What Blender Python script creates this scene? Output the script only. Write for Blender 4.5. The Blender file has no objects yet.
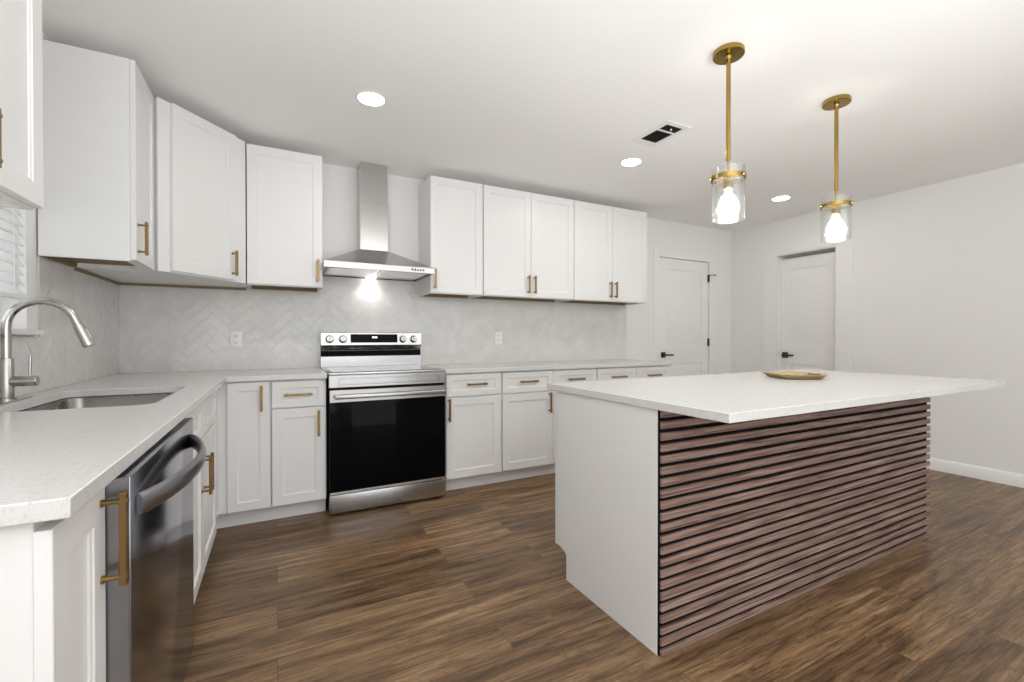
import bpy, bmesh, math, random
from mathutils import Vector, Matrix
random.seed(7)
S = bpy.context.scene
COL = S.collection
PI = math.pi

# ------------------------------------------------------------------ camera, world, exposure
cam_data = bpy.data.cameras.new('camera')
cam_data.sensor_width = 36.0
cam_data.lens = 449.54 / 1024 * 36
cam_data.clip_start = 0.02
cam = bpy.data.objects.new('camera', cam_data)
cam.location = (0, 0, 1.1403)
cam.rotation_euler = (PI / 2 - 0.0067, 0, -0.4823)
COL.objects.link(cam)
S.camera = cam

S.view_settings.view_transform = 'Standard'
S.view_settings.look = 'None'
S.view_settings.gamma = 1.0
S.view_settings.exposure = 0.44
S.view_settings.use_curve_mapping = False
try:
    S.cycles.use_denoising = True
    S.cycles.max_bounces = 14
    S.cycles.diffuse_bounces = 8
    S.cycles.glossy_bounces = 5
    S.cycles.transparent_max_bounces = 12
    S.cycles.sample_clamp_indirect = 6
except Exception:
    pass

world = bpy.data.worlds.new('world')
S.world = world
world.use_nodes = True
wbg = world.node_tree.nodes['Background']
wbg.inputs[0].default_value = (0.94, 0.985, 1.03, 1)

# main dimensions (metres): x along the range wall, y towards it, z up
XL, XR, YW, YR, ZC = -0.90, 5.04, 3.717, -3.4, 2.473
CX, CY = -0.2606, 3.0761            # front edges of the two counter runs
CT, CB = 0.914, 0.884               # counter top and underside
UB, UT = 1.490, 2.406               # wall cabinets
DOWNLIGHT_W, PENDANT_E, HOOD_W = 1.6, 68.0, 0.2
REAR_FILL_W, CEILING_FILL_W, WORLD_E = 4.0, 104.0, 1.55
wbg.inputs[1].default_value = WORLD_E


def area_light(name, loc, rot, sx, sy, power, color=(1, 1, 1), parent=None):
    d = bpy.data.lights.new(name, 'AREA')
    d.shape = 'RECTANGLE'
    d.size, d.size_y = sx, sy
    d.energy = power
    d.color = color
    o = bpy.data.objects.new(name, d)
    o.location, o.rotation_euler = loc, rot
    COL.objects.link(o)
    if parent: o.parent = parent
    return o


# added fill lamp in an unseen opening behind the camera, standing in for daylight
area_light('rear_fill_light', (2.1, YR - 0.05, 1.25), (PI / 2, 0, 0), 4.6, 2.1, REAR_FILL_W, (0.96, 0.985, 1.02))
# added soft fill lamp behind the camera, aimed up to brighten the ceiling
area_light('ceiling_fill_light', (0.45, -1.1, 0.95), (PI, 0, 0), 2.7, 1.7, CEILING_FILL_W, (0.955, 0.99, 1.02)).data.specular_factor = 0.25


# ------------------------------------------------------------------ helpers
def tag(o, label=None, cat=None, group=None, kind=None):
    if label: o['label'] = label
    if cat: o['category'] = cat
    if group: o['group'] = group
    if kind: o['kind'] = kind
    return o


def thing(name, label, cat, loc=(0, 0, 0), rz=0.0, group=None, kind=None):
    o = bpy.data.objects.new(name, None)
    o.empty_display_size = 0.1
    o.location = loc
    o.rotation_euler = (0, 0, rz)
    COL.objects.link(o)
    return tag(o, label, cat, group, kind)


class MB:
    """collects shapes into one mesh"""
    def __init__(self):
        self.bm = bmesh.new()

    def box(self, x0, x1, y0, y1, z0, z1, bev=0.0, seg=1):
        b = bmesh.new()
        bmesh.ops.create_cube(b, size=1)
        for v in b.verts:
            v.co = Vector(((x0 + x1) / 2 + v.co.x * (x1 - x0), (y0 + y1) / 2 + v.co.y * (y1 - y0), (z0 + z1) / 2 + v.co.z * (z1 - z0)))
        if bev > 0:
            bmesh.ops.bevel(b, geom=b.edges[:], offset=bev, segments=seg, affect='EDGES', profile=0.5)
        return self.add(b)

    def add(self, b, mat=None):
        if mat is not None:
            b.transform(mat)
        me = bpy.data.meshes.new('tmp')
        b.to_mesh(me)
        b.free()
        self.bm.from_mesh(me)
        bpy.data.meshes.remove(me)
        return self

    def poly(self, pts, z0, z1):
        """vertical prism over a ccw outline"""
        b = bmesh.new()
        lo = [b.verts.new((p[0], p[1], z0)) for p in pts]
        hi = [b.verts.new((p[0], p[1], z1)) for p in pts]
        n = len(pts)
        b.faces.new(hi)
        b.faces.new(lo[::-1])
        for i in range(n):
            b.faces.new((lo[i], lo[(i + 1) % n], hi[(i + 1) % n], hi[i]))
        bmesh.ops.recalc_face_normals(b, faces=b.faces[:])
        return self.add(b)

    def prism_x(self, prof, x0, x1):
        """a (y,z) profile extruded along x"""
        b = bmesh.new()
        a = [b.verts.new((x0, p[0], p[1])) for p in prof]
        c = [b.verts.new((x1, p[0], p[1])) for p in prof]
        n = len(prof)
        b.faces.new(a)
        b.faces.new(c[::-1])
        for i in range(n):
            b.faces.new((a[i], c[i], c[(i + 1) % n], a[(i + 1) % n]))
        bmesh.ops.recalc_face_normals(b, faces=b.faces[:])
        return self.add(b)

    def lathe(self, prof, n=32, mat=None, closed=False):
        """(r,z) profile spun about z"""
        b = bmesh.new()
        rings = []
        for r, z in prof:
            if r < 1e-6:
                rings.append([b.verts.new((0, 0, z))])
            else:
                rings.append([b.verts.new((r * math.cos(2 * PI * k / n), r * math.sin(2 * PI * k / n), z)) for k in range(n)])
        m = len(rings)
        for i in range(m if closed else m - 1):
            A, B = rings[i], rings[(i + 1) % m]
            for k in range(n):
                k2 = (k + 1) % n
                if len(A) == 1 and len(B) == 1: continue
                if len(A) == 1: b.faces.new((A[0], B[k], B[k2]))
                elif len(B) == 1: b.faces.new((A[k], A[k2], B[0]))
                else: b.faces.new((A[k], A[k2], B[k2], B[k]))
        bmesh.ops.recalc_face_normals(b, faces=b.faces[:])
        return self.add(b, mat)

    def cyl(self, p0, p1, r, n=20, r1=None):
        p0, p1 = Vector(p0), Vector(p1)
        d = p1 - p0
        L = d.length
        q = Vector((0, 0, 1)).rotation_difference(d.normalized()).to_matrix().to_4x4()
        r1 = r if r1 is None else r1
        return self.lathe([(0, 0), (r, 0), (r1, L), (0, L)], n, Matrix.Translation(p0) @ q)

    def tube(self, pts, r, n=16, flat=None):
        """round (or flattened: flat=(ry,rz)) tube along points"""
        b = bmesh.new()
        P = [Vector(p) for p in pts]
        rings = []
        prev = None
        for i, p in enumerate(P):
            t = (P[min(i + 1, len(P) - 1)] - P[max(i - 1, 0)]).normalized()
            if prev is None:
                up = Vector((0, 0, 1)) if abs(t.z) < 0.9 else Vector((0, 1, 0))
                u = t.cross(up).normalized()
            else:
                u = (prev - t * prev.dot(t)).normalized()
            prev = u
            w = u.cross(t).normalized()
            rr = r[i] if isinstance(r, (list, tuple)) else r
            ra, rb = (rr, rr) if flat is None else flat
            rings.append([b.verts.new(p + u * ra * math.cos(2 * PI * k / n) + w * rb * math.sin(2 * PI * k / n)) for k in range(n)])
        for A, B in zip(rings, rings[1:]):
            for k in range(n):
                b.faces.new((A[k], A[(k + 1) % n], B[(k + 1) % n], B[k]))
        b.faces.new(rings[0])
        b.faces.new(rings[-1][::-1])
        bmesh.ops.recalc_face_normals(b, faces=b.faces[:])
        return self.add(b)

    def shaker(self, x0, x1, z0, z1, yf=-0.021, t=0.020, rail=0.057, rec=0.008, mat=None):
        """panelled door, front towards -y at yf"""
        b = bmesh.new()
        e, s = 0.0016, 0.006

        def ring(ins, y):
            return [b.verts.new(c) for c in ((x0 + ins, y, z0 + ins), (x1 - ins, y, z0 + ins), (x1 - ins, y, z1 - ins), (x0 + ins, y, z1 - ins))]
        R = [ring(0, yf + t), ring(0, yf + e), ring(e, yf), ring(rail, yf), ring(rail + 0.002, yf + 0.003), ring(rail + s, yf + 0.0045), ring(rail + s + 0.001, yf + rec)]
        for A, B in zip(R, R[1:]):
            for k in range(4):
                b.faces.new((A[k], A[(k + 1) % 4], B[(k + 1) % 4], B[k]))
        b.faces.new(R[-1])
        b.faces.new(R[0][::-1])
        bmesh.ops.recalc_face_normals(b, faces=b.faces[:])
        return self.add(b, mat)

    def pull(self, x, z, L=0.16, vert=True, yf=-0.021, off=0.032, mat=None):
        """bar pull on two posts with collars, in front of yf"""
        b = MB()
        h = L / 2
        w = 0.0068
        yb = yf - off
        if vert:
            b.box(x - w, x + w, yb - 0.006, yb + 0.006, z - h, z + h, 0.0016)
            for s in (-1, 1):
                zc = z + s * (h - 0.016)
                b.cyl((x, yf + 0.0005, zc), (x, yb, zc), 0.0048, 12)
                b.cyl((x, yf + 0.0005, zc), (x, yf - 0.004, zc), 0.0075, 12)
                b.box(x - w - 0.0013, x + w + 0.0013, yb - 0.0073, yb + 0.0073, zc - 0.004, zc + 0.004, 0.001)
        else:
            b.box(x - h, x + h, yb - 0.006, yb + 0.006, z - w, z + w, 0.0016)
            for s in (-1, 1):
                xc = x + s * (h - 0.016)
                b.cyl((xc, yf + 0.0005, z), (xc, yb, z), 0.0048, 12)
                b.cyl((xc, yf + 0.0005, z), (xc, yf - 0.004, z), 0.0075, 12)
                b.box(xc - 0.004, xc + 0.004, yb - 0.0073, yb + 0.0073, z - w - 0.0013, z + w + 0.0013, 0.001)
        return self.add(b.bm, mat)

    def build(self, name, mat, parent=None, angle=35, mats=None):
        me = bpy.data.meshes.new(name)
        self.bm.to_mesh(me)
        self.bm.free()
        for m in (mats or [mat]):
            me.materials.append(m)
        for p in me.polygons:
            p.use_smooth = True
        me.set_sharp_from_angle(angle=math.radians(angle))
        o = bpy.data.objects.new(name, me)
        COL.objects.link(o)
        if parent: o.parent = parent
        return o


# ------------------------------------------------------------------ materials
def new_mat(name):
    m = bpy.data.materials.new(name)
    m.use_nodes = True
    nt = m.node_tree
    return m, nt, nt.nodes['Principled BSDF']


def lk(nt, a, b):
    nt.links.new(a, b)


def node(nt, typ, **kw):
    n = nt.nodes.new(typ)
    for k, v in kw.items():
        setattr(n, k, v)
    return n


def coords(nt, scale=(1, 1, 1), rot=(0, 0, 0)):
    tc = node(nt, 'ShaderNodeTexCoord')
    mp = node(nt, 'ShaderNodeMapping')
    mp.inputs['Scale'].default_value = scale
    mp.inputs['Rotation'].default_value = rot
    lk(nt, tc.outputs['Object'], mp.inputs['Vector'])
    return mp.outputs['Vector']


def noise(nt, vec, scale, detail=3, rough=0.5, dist=0.0):
    n = node(nt, 'ShaderNodeTexNoise')
    n.inputs['Scale'].default_value = scale
    n.inputs['Detail'].default_value = detail
    n.inputs['Roughness'].default_value = rough
    n.inputs['Distortion'].default_value = dist
    if vec is not None: lk(nt, vec, n.inputs['Vector'])
    return n


def ramp(nt, fac, stops):
    r = node(nt, 'ShaderNodeValToRGB')
    e = r.color_ramp.elements
    while len(e) < len(stops): e.new(0.5)
    for el, (p, c) in zip(e, stops):
        el.position = p
        el.color = (c[0], c[1], c[2], 1)
    lk(nt, fac, r.inputs[0])
    return r.outputs[0]


def bump(nt, height, strength, dist, bsdf):
    b = node(nt, 'ShaderNodeBump')
    b.inputs['Strength'].default_value = strength
    b.inputs['Distance'].default_value = dist
    lk(nt, height, b.inputs['Height'])
    lk(nt, b.outputs[0], bsdf.inputs['Normal'])


def paint(name, col, rough, bscale=60, bstr=0.03, spec=0.5, var=0.012):
    m, nt, b = new_mat(name)
    v = coords(nt)
    n = noise(nt, v, bscale, 2)
    c = ramp(nt, n.outputs[0], [(0.3, [x * (1 - var) for x in col]), (0.7, [min(1, x * (1 + var)) for x in col])])
    lk(nt, c, b.inputs['Base Color'])
    b.inputs['Roughness'].default_value = rough
    b.inputs['Specular IOR Level'].default_value = spec
    bump(nt, n.outputs[0], bstr, 0.002, b)
    return m


def metal(name, col, rough, stretch=(1, 1, 1), amount=0.06, bstr=0.0):
    m, nt, b = new_mat(name)
    v = coords(nt, stretch)
    n = noise(nt, v, 14, 3)
    c = ramp(nt, n.outputs[0], [(0.25, [x * (1 - amount) for x in col]), (0.75, [min(1, x * (1 + amount)) for x in col])])
    lk(nt, c, b.inputs['Base Color'])
    b.inputs['Metallic'].default_value = 1
    r = node(nt, 'ShaderNodeMapRange')
    r.inputs['To Min'].default_value = rough * 0.85
    r.inputs['To Max'].default_value = rough * 1.15
    lk(nt, n.outputs[0], r.inputs['Value'])
    lk(nt, r.outputs[0], b.inputs['Roughness'])
    if bstr: bump(nt, n.outputs[0], bstr, 0.001, b)
    return m


def plain(name, col, rough, spec=0.5, coat=0.0):
    m, nt, b = new_mat(name)
    n = noise(nt, coords(nt), 90, 2)
    c = ramp(nt, n.outputs[0], [(0.3, [x * 0.95 for x in col]), (0.7, [min(1, x * 1.05) for x in col])])
    lk(nt, c, b.inputs['Base Color'])
    b.inputs['Roughness'].default_value = rough
    b.inputs['Specular IOR Level'].default_value = spec
    b.inputs['Coat Weight'].default_value = coat
    return m


def glow(name, col, strength):
    m, nt, b = new_mat(name)
    b.inputs['Base Color'].default_value = (0.9, 0.9, 0.88, 1)
    b.inputs['Emission Color'].default_value = (*col, 1)
    b.inputs['Emission Strength'].default_value = strength
    return m


M = {}
M['wall'] = paint('wall_paint', (0.775, 0.768, 0.752), 0.6, 140, 0.05, 0.35)
M['ceiling'] = paint('ceiling_paint', (0.915, 0.908, 0.895), 0.75, 120, 0.05, 0.2)
M['cab'] = paint('cabinet_white_lacquer', (0.775, 0.772, 0.765), 0.34, 30, 0.0, 0.5, 0.003)
M['trim'] = paint('trim_white_satin', (0.785, 0.778, 0.762), 0.35, 40, 0.01)
M['plastic'] = plain('white_plastic', (0.84, 0.83, 0.81), 0.35)
M['black'] = plain('matte_black_metal', (0.012, 0.012, 0.013), 0.4)
M['dark'] = plain('dark_cavity', (0.02, 0.02, 0.02), 0.8, 0.2)
M['felt'] = plain('black_felt', (0.010, 0.009, 0.009), 0.95, 0.05)
M['ply'] = plain('bare_plywood', (0.25, 0.18, 0.105), 0.7, 0.2)
M['brass'] = metal('brushed_brass', (0.31, 0.20, 0.082), 0.34, (1, 1, 1), 0.08)
M['gold'] = metal('polished_gold_brass', (0.37, 0.255, 0.07), 0.22, (1, 1, 1), 0.06)
M['steel'] = metal('brushed_stainless_steel', (0.50, 0.49, 0.48), 0.26, (1, 1, 60), 0.05)
M['steel_v'] = metal('stainless_steel_duct', (0.60, 0.59, 0.575), 0.17, (40, 40, 1), 0.04)
M['chrome'] = metal('bright_steel', (0.72, 0.71, 0.70), 0.12)
M['nickel'] = metal('brushed_nickel', (0.50, 0.485, 0.46), 0.24, (1, 1, 25), 0.05)
M['sink'] = metal('sink_steel', (0.24, 0.225, 0.21), 0.26, (1, 1, 1), 0.04)
M['dark_steel'] = metal('black_stainless_steel', (0.31, 0.315, 0.36), 0.17, (1, 50, 1), 0.04)
M['dark_steel_rough'] = metal('grey_stainless_edge', (0.30, 0.30, 0.31), 0.30, (1, 1, 1), 0.04)
M['black_glass'] = plain('black_oven_glass', (0.003, 0.003, 0.0035), 0.04, 0.07)
M['knob'] = metal('satin_steel_knob', (0.42, 0.41, 0.40), 0.18)
M['glass_top'] = plain('black_ceramic_cooktop', (0.010, 0.010, 0.011), 0.08, 0.6)
M['filter'] = metal('grease_filter_mesh', (0.66, 0.65, 0.64), 0.35, (90, 90, 1), 0.15, 0.4)
M['bulb'] = glow('lit_bulb', (1.0, 0.965, 0.91), PENDANT_E)
M['lens'] = glow('lit_downlight_lens', (1.0, 0.97, 0.92), 25.0)
M['hood_lens'] = glow('lit_hood_lamp', (1.0, 0.97, 0.92), 14.0)
M['clock'] = glow('display_digits', (0.85, 0.92, 1.0), 2.0)


def floor_material():
    m, nt, b = new_mat('brown_wood_plank_floor')
    v = coords(nt)
    br = node(nt, 'ShaderNodeTexBrick')
    br.offset = 0.37
    br.offset_frequency = 2
    br.inputs['Scale'].default_value = 1
    br.inputs['Brick Width'].default_value = 1.22
    br.inputs['Row Height'].default_value = 0.18
    br.inputs['Mortar Size'].default_value = 0.0012
    br.inputs['Mortar Smooth'].default_value = 0.2
    br.inputs['Color1'].default_value = (0, 0, 0, 1)
    br.inputs['Color2'].default_value = (1, 1, 1, 1)
    br.inputs['Mortar'].default_value = (0.5, 0.5, 0.5, 1)
    lk(nt, v, br.inputs['Vector'])
    # shift the grain from plank to plank
    sep = node(nt, 'ShaderNodeSeparateXYZ')
    lk(nt, v, sep.inputs[0])
    off = node(nt, 'ShaderNodeMath', operation='MULTIPLY')
    lk(nt, br.outputs['Color'], off.inputs[0])
    off.inputs[1].default_value = 37.0
    addx = node(nt, 'ShaderNodeMath', operation='ADD')
    lk(nt, sep.outputs[0], addx.inputs[0])
    lk(nt, off.outputs[0], addx.inputs[1])
    comb = node(nt, 'ShaderNodeCombineXYZ')
    lk(nt, addx.outputs[0], comb.inputs[0])
    lk(nt, sep.outputs[1], comb.inputs[1])
    lk(nt, off.outputs[0], comb.inputs[2])
    mp = node(nt, 'ShaderNodeMapping')
    mp.inputs['Scale'].default_value = (1.3, 15.0, 1)
    lk(nt, comb.outputs[0], mp.inputs[0])
    big = noise(nt, mp.outputs[0], 1.5, 6, 0.68, 0.6)
    mp2 = node(nt, 'ShaderNodeMapping')
    mp2.inputs['Scale'].default_value = (2.2, 60.0, 1)
    lk(nt, comb.outputs[0], mp2.inputs[0])
    fine = noise(nt, mp2.outputs[0], 2.0, 5, 0.65, 0.4)
    cbig = ramp(nt, big.outputs[0], [(0.32, (0.085, 0.050, 0.027)), (0.44, (0.170, 0.102, 0.052)), (0.55, (0.262, 0.163, 0.085)), (0.70, (0.385, 0.255, 0.142))])
    cfine = ramp(nt, fine.outputs[0], [(0.34, (0.50, 0.47, 0.45)), (0.52, (1, 1, 1)), (0.75, (1.0, 1.0, 1.0))])
    mp3 = node(nt, 'ShaderNodeMapping')
    mp3.inputs['Scale'].default_value = (1.7, 17.0, 1)
    mp3.inputs['Location'].default_value = (3.1, 7.7, 0)
    lk(nt, comb.outputs[0], mp3.inputs[0])
    vein = noise(nt, mp3.outputs[0], 1.3, 7, 0.62, 1.6)
    cv = ramp(nt, vein.outputs[0], [(0.46, (1, 1, 1)), (0.495, (0.52, 0.47, 0.44)), (0.53, (1, 1, 1))])
    mxv = node(nt, 'ShaderNodeMix', data_type='RGBA', blend_type='MULTIPLY')
    mxv.inputs[0].default_value = 0.75
    lk(nt, cbig, mxv.inputs[6])
    lk(nt, cv, mxv.inputs[7])
    cbig = mxv.outputs[2]
    mx = node(nt, 'ShaderNodeMix', data_type='RGBA', blend_type='MULTIPLY')
    mx.inputs[0].default_value = 0.9
    lk(nt, cbig, mx.inputs[6])
    lk(nt, cfine, mx.inputs[7])
    tint = ramp(nt, br.outputs['Color'], [(0.0, (0.70, 0.68, 0.67)), (0.5, (0.98, 0.98, 0.98)), (1.0, (1.22, 1.20, 1.15))])
    mx2 = node(nt, 'ShaderNodeMix', data_type='RGBA', blend_type='MULTIPLY')
    mx2.inputs[0].default_value = 1.0
    lk(nt, mx.outputs[2], mx2.inputs[6])
    lk(nt, tint, mx2.inputs[7])
    mx3 = node(nt, 'ShaderNodeMix', data_type='RGBA', blend_type='MIX')
    lk(nt, br.outputs['Fac'], mx3.inputs[0])
    lk(nt, mx2.outputs[2], mx3.inputs[6])
    mx3.inputs[7].default_value = (0.075, 0.046, 0.028, 1)
    lk(nt, mx3.outputs[2], b.inputs['Base Color'])
    b.inputs['Roughness'].default_value = 0.36
    b.inputs['Specular IOR Level'].default_value = 0.35
    bump(nt, fine.outputs[0], 0.10, 0.002, b)
    return m


def slat_material():
    m, nt, b = new_mat('walnut_slat_veneer')
    v = coords(nt)
    sep = node(nt, 'ShaderNodeSeparateXYZ')
    lk(nt, v, sep.inputs[0])
    # each slat gets its own grain
    dv = node(nt, 'ShaderNodeMath', operation='DIVIDE')
    lk(nt, sep.outputs[2], dv.inputs[0])
    dv.inputs[1].default_value = 0.0409
    fl = node(nt, 'ShaderNodeMath', operation='FLOOR')
    lk(nt, dv.outputs[0], fl.inputs[0])
    ml = node(nt, 'ShaderNodeMath', operation='MULTIPLY')
    lk(nt, fl.outputs[0], ml.inputs[0])
    ml.inputs[1].default_value = 3.71
    ad = node(nt, 'ShaderNodeMath', operation='ADD')
    lk(nt, sep.outputs[0], ad.inputs[0])
    lk(nt, ml.outputs[0], ad.inputs[1])
    cb = node(nt, 'ShaderNodeCombineXYZ')
    lk(nt, ad.outputs[0], cb.inputs[0])
    lk(nt, sep.outputs[1], cb.inputs[1])
    lk(nt, sep.outputs[2], cb.inputs[2])
    mp = node(nt, 'ShaderNodeMapping')
    mp.inputs['Scale'].default_value = (2.0, 20, 70)
    lk(nt, cb.outputs[0], mp.inputs[0])
    n1 = noise(nt, mp.outputs[0], 1.6, 5, 0.62, 0.8)
    c = ramp(nt, n1.outputs[0], [(0.32, (0.070, 0.038, 0.030)), (0.44, (0.185, 0.112, 0.090)), (0.54, (0.270, 0.180, 0.150)), (0.72, (0.42, 0.30, 0.25))])
    lk(nt, c, b.inputs['Base Color'])
    b.inputs['Roughness'].default_value = 0.5
    b.inputs['Specular IOR Level'].default_value = 0.3
    bump(nt, n1.outputs[0], 0.15, 0.001, b)
    return m


def quartz_material():
    m, nt, b = new_mat('white_speckled_quartz')
    v = coords(nt)
    n1 = noise(nt, v, 260, 2, 0.6)
    n2 = noise(nt, v, 70, 3, 0.6)
    c1 = ramp(nt, n1.outputs[0], [(0.30, (0.50, 0.49, 0.47)), (0.40, (0.665, 0.66, 0.643)), (0.62, (0.665, 0.66, 0.643)), (0.74, (0.74, 0.735, 0.72))])
    c2 = ramp(nt, n2.outputs[0], [(0.25, (0.90, 0.90, 0.90)), (0.5, (1, 1, 1)), (0.8, (1, 1, 1))])
    mx = node(nt, 'ShaderNodeMix', data_type='RGBA', blend_type='MULTIPLY')
    mx.inputs[0].default_value = 1
    lk(nt, c1, mx.inputs[6])
    lk(nt, c2, mx.inputs[7])
    lk(nt, mx.outputs[2], b.inputs['Base Color'])
    b.inputs['Roughness'].default_value = 0.22
    return m


def tile_material():
    m, nt, b = new_mat('glossy_white_marble_tile')
    v = coords(nt)
    n1 = noise(nt, v, 5, 5, 0.62, 1.2)
    c = ramp(nt, n1.outputs[0], [(0.30, (0.61, 0.60, 0.58)), (0.50, (0.66, 0.65, 0.63)), (0.66, (0.70, 0.69, 0.67))])
    lk(nt, c, b.inputs['Base Color'])
    b.inputs['Roughness'].default_value = 0.09
    n2 = noise(nt, v, 24, 2)
    bump(nt, n2.outputs[0], 0.30, 0.006, b)
    return m


def wood_tray_material():
    m, nt, b = new_mat('carved_pale_wood')
    v = coords(nt, (4, 26, 26))
    n1 = noise(nt, v, 2.2, 5, 0.6, 0.8)
    c = ramp(nt, n1.outputs[0], [(0.3, (0.20, 0.135, 0.058)), (0.5, (0.40, 0.29, 0.14)), (0.72, (0.58, 0.46, 0.26))])
    lk(nt, c, b.inputs['Base Color'])
    b.inputs['Roughness'].default_value = 0.5
    bump(nt, n1.outputs[0], 0.25, 0.002, b)
    return m


def clear_glass_material(name, tint=(0.97, 0.975, 0.97), lo=0.05, hi=0.75, seeded=0.0):
    m = bpy.data.materials.new(name)
    m.use_nodes = True
    nt = m.node_tree
    nt.nodes.clear()
    out = node(nt, 'ShaderNodeOutputMaterial')
    tr = node(nt, 'ShaderNodeBsdfTransparent')
    tr.inputs[0].default_value = (*tint, 1)
    gl = node(nt, 'ShaderNodeBsdfGlossy')
    gl.inputs['Roughness'].default_value = 0.12 if seeded else 0.03
    lw = node(nt, 'ShaderNodeLayerWeight')
    lw.inputs[0].default_value = 0.35
    mr = node(nt, 'ShaderNodeMapRange')
    mr.inputs['To Min'].default_value = lo
    mr.inputs['To Max'].default_value = hi
    lk(nt, lw.outputs['Facing'], mr.inputs['Value'])
    if seeded:
        n = noise(nt, coords(nt), 70, 2)
        bp = node(nt, 'ShaderNodeBump')
        bp.inputs['Strength'].default_value = seeded
        bp.inputs['Distance'].default_value = 0.004
        lk(nt, n.outputs[0], bp.inputs['Height'])
        lk(nt, bp.outputs[0], gl.inputs['Normal'])
        lk(nt, bp.outputs[0], lw.inputs['Normal'])
    mx = node(nt, 'ShaderNodeMixShader')
    lk(nt, mr.outputs[0], mx.inputs[0])
    lk(nt, tr.outputs[0], mx.inputs[1])
    lk(nt, gl.outputs[0], mx.inputs[2])
    lk(nt, mx.outputs[0], out.inputs[0])
    return m


def blind_material():
    m = bpy.data.materials.new('white_blind_vinyl')
    m.use_nodes = True
    nt = m.node_tree
    nt.nodes.clear()
    out = node(nt, 'ShaderNodeOutputMaterial')
    df = node(nt, 'ShaderNodeBsdfDiffuse')
    df.inputs[0].default_value = (0.86, 0.86, 0.85, 1)
    tl = node(nt, 'ShaderNodeBsdfTranslucent')
    tl.inputs[0].default_value = (0.88, 0.88, 0.88, 1)
    mx = node(nt, 'ShaderNodeMixShader')
    mx.inputs[0].default_value = 0.45
    lk(nt, df.outputs[0], mx.inputs[1])
    lk(nt, tl.outputs[0], mx.inputs[2])
    lk(nt, mx.outputs[0], out.inputs[0])
    return m


M['blind'] = blind_material()
M['floor'] = floor_material()
M['slat'] = slat_material()
M['quartz'] = quartz_material()
M['tile'] = tile_material()
M['grout'] = plain('pale_grout', (0.59, 0.58, 0.565), 0.8, 0.2)
M['tray'] = wood_tray_material()
M['glass'] = clear_glass_material('clear_pendant_glass', seeded=0.35)
M['pane'] = clear_glass_material('window_pane_glass', (0.96, 0.97, 0.97), 0.03, 0.5)

# ------------------------------------------------------------------ the room
def structure(name, mb, m, parent=None):
    o = mb.build(name, m, parent)
    if parent is None: o['kind'] = 'structure'
    return o


structure('floor', MB().box(XL - 0.12, XR + 0.12, YR - 0.12, YW + 0.12, -0.1, 0), M['floor'])
structure('ceiling', MB().box(XL - 0.12, XR + 0.12, YR - 0.12, YW + 0.12, ZC, ZC + 0.1), M['ceiling'])
# back wall with the opening of door_1
D1a, D1b, D1h = 3.815, 4.640, 2.055
w = MB()
w.box(XL - 0.12, D1a, YW, YW + 0.12, 0, ZC)
w.box(D1b, XR + 0.12, YW, YW + 0.12, 0, ZC)
w.box(D1a, D1b, YW, YW + 0.12, D1h, ZC)
structure('wall_back', w, M['wall'])
# right wall with the opening of door_2
D2a, D2b, D2h = 2.520, 3.145, 2.080
w = MB()
w.box(XR, XR + 0.12, YR - 0.12, D2a, 0, ZC)
w.box(XR, XR + 0.12, D2b, YW, 0, ZC)
w.box(XR, XR + 0.12, D2a, D2b, D2h, ZC)
structure('wall_right', w, M['wall'])
# left wall with the window over the sink
W1a, W1b, W1l, W1h = 1.78, 2.535, 1.172, 2.15
w = MB()
w.box(XL - 0.12, XL, YR - 0.12, W1a, 0, ZC)
w.box(XL - 0.12, XL, W1b, YW, 0, ZC)
w.box(XL - 0.12, XL, W1a, W1b, 0, W1l)
w.box(XL - 0.12, XL, W1a, W1b, W1h, ZC)
structure('wall_left', w, M['wall'])
# wall behind the camera with a wide opening, made up to let light in
w = MB()
w.box(XL, -0.25, YR - 0.12, YR, 0, ZC)
w.box(4.45, XR, YR - 0.12, YR, 0, ZC)
w.box(-0.25, 4.45, YR - 0.12, YR, 2.32, ZC)
structure('wall_front', w, M['wall'])


def baseboard(name, prof, along, a, b):
    mb = MB()
    if along == 'y':
        bmx = MB().prism_x(prof, a, b)
        mb.add(bmx.bm, Matrix.Rotation(PI / 2, 4, 'Z'))
    else:
        mb.prism_x(prof, a, b)
    return structure(name, mb, M['trim'])


# profile runs (distance from wall plane, height)
baseboard('baseboard_right', [(-XR, 0), (-XR + 0.016, 0), (-XR + 0.016, 0.078), (-XR + 0.010, 0.090), (-XR + 0.006, 0.098), (-XR, 0.100)], 'y', YR, 2.395)
baseboard('baseboard_right_corner', [(-XR, 0), (-XR + 0.016, 0), (-XR + 0.016, 0.078), (-XR + 0.010, 0.090), (-XR + 0.006, 0.098), (-XR, 0.100)], 'y', 3.265, YW)
baseboard('baseboard_back', [(YW, 0), (YW - 0.016, 0), (YW - 0.016, 0.078), (YW - 0.010, 0.090), (YW - 0.006, 0.098), (YW, 0.100)], 'x', 4.735, XR - 0.017)


def casing(mb, x0, x1, h, w, t=0.011, wtop=None):
    """flat door casing on the y=0 plane, towards -y"""
    wtop = wtop or w
    mb.box(x0 - w, x0, -t, 0, 0, h + wtop, 0.002)
    mb.box(x1, x1 + w, -t, 0, 0, h + wtop, 0.002)
    mb.box(x0, x1, -t, 0, h, h + wtop, 0.002)


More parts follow.
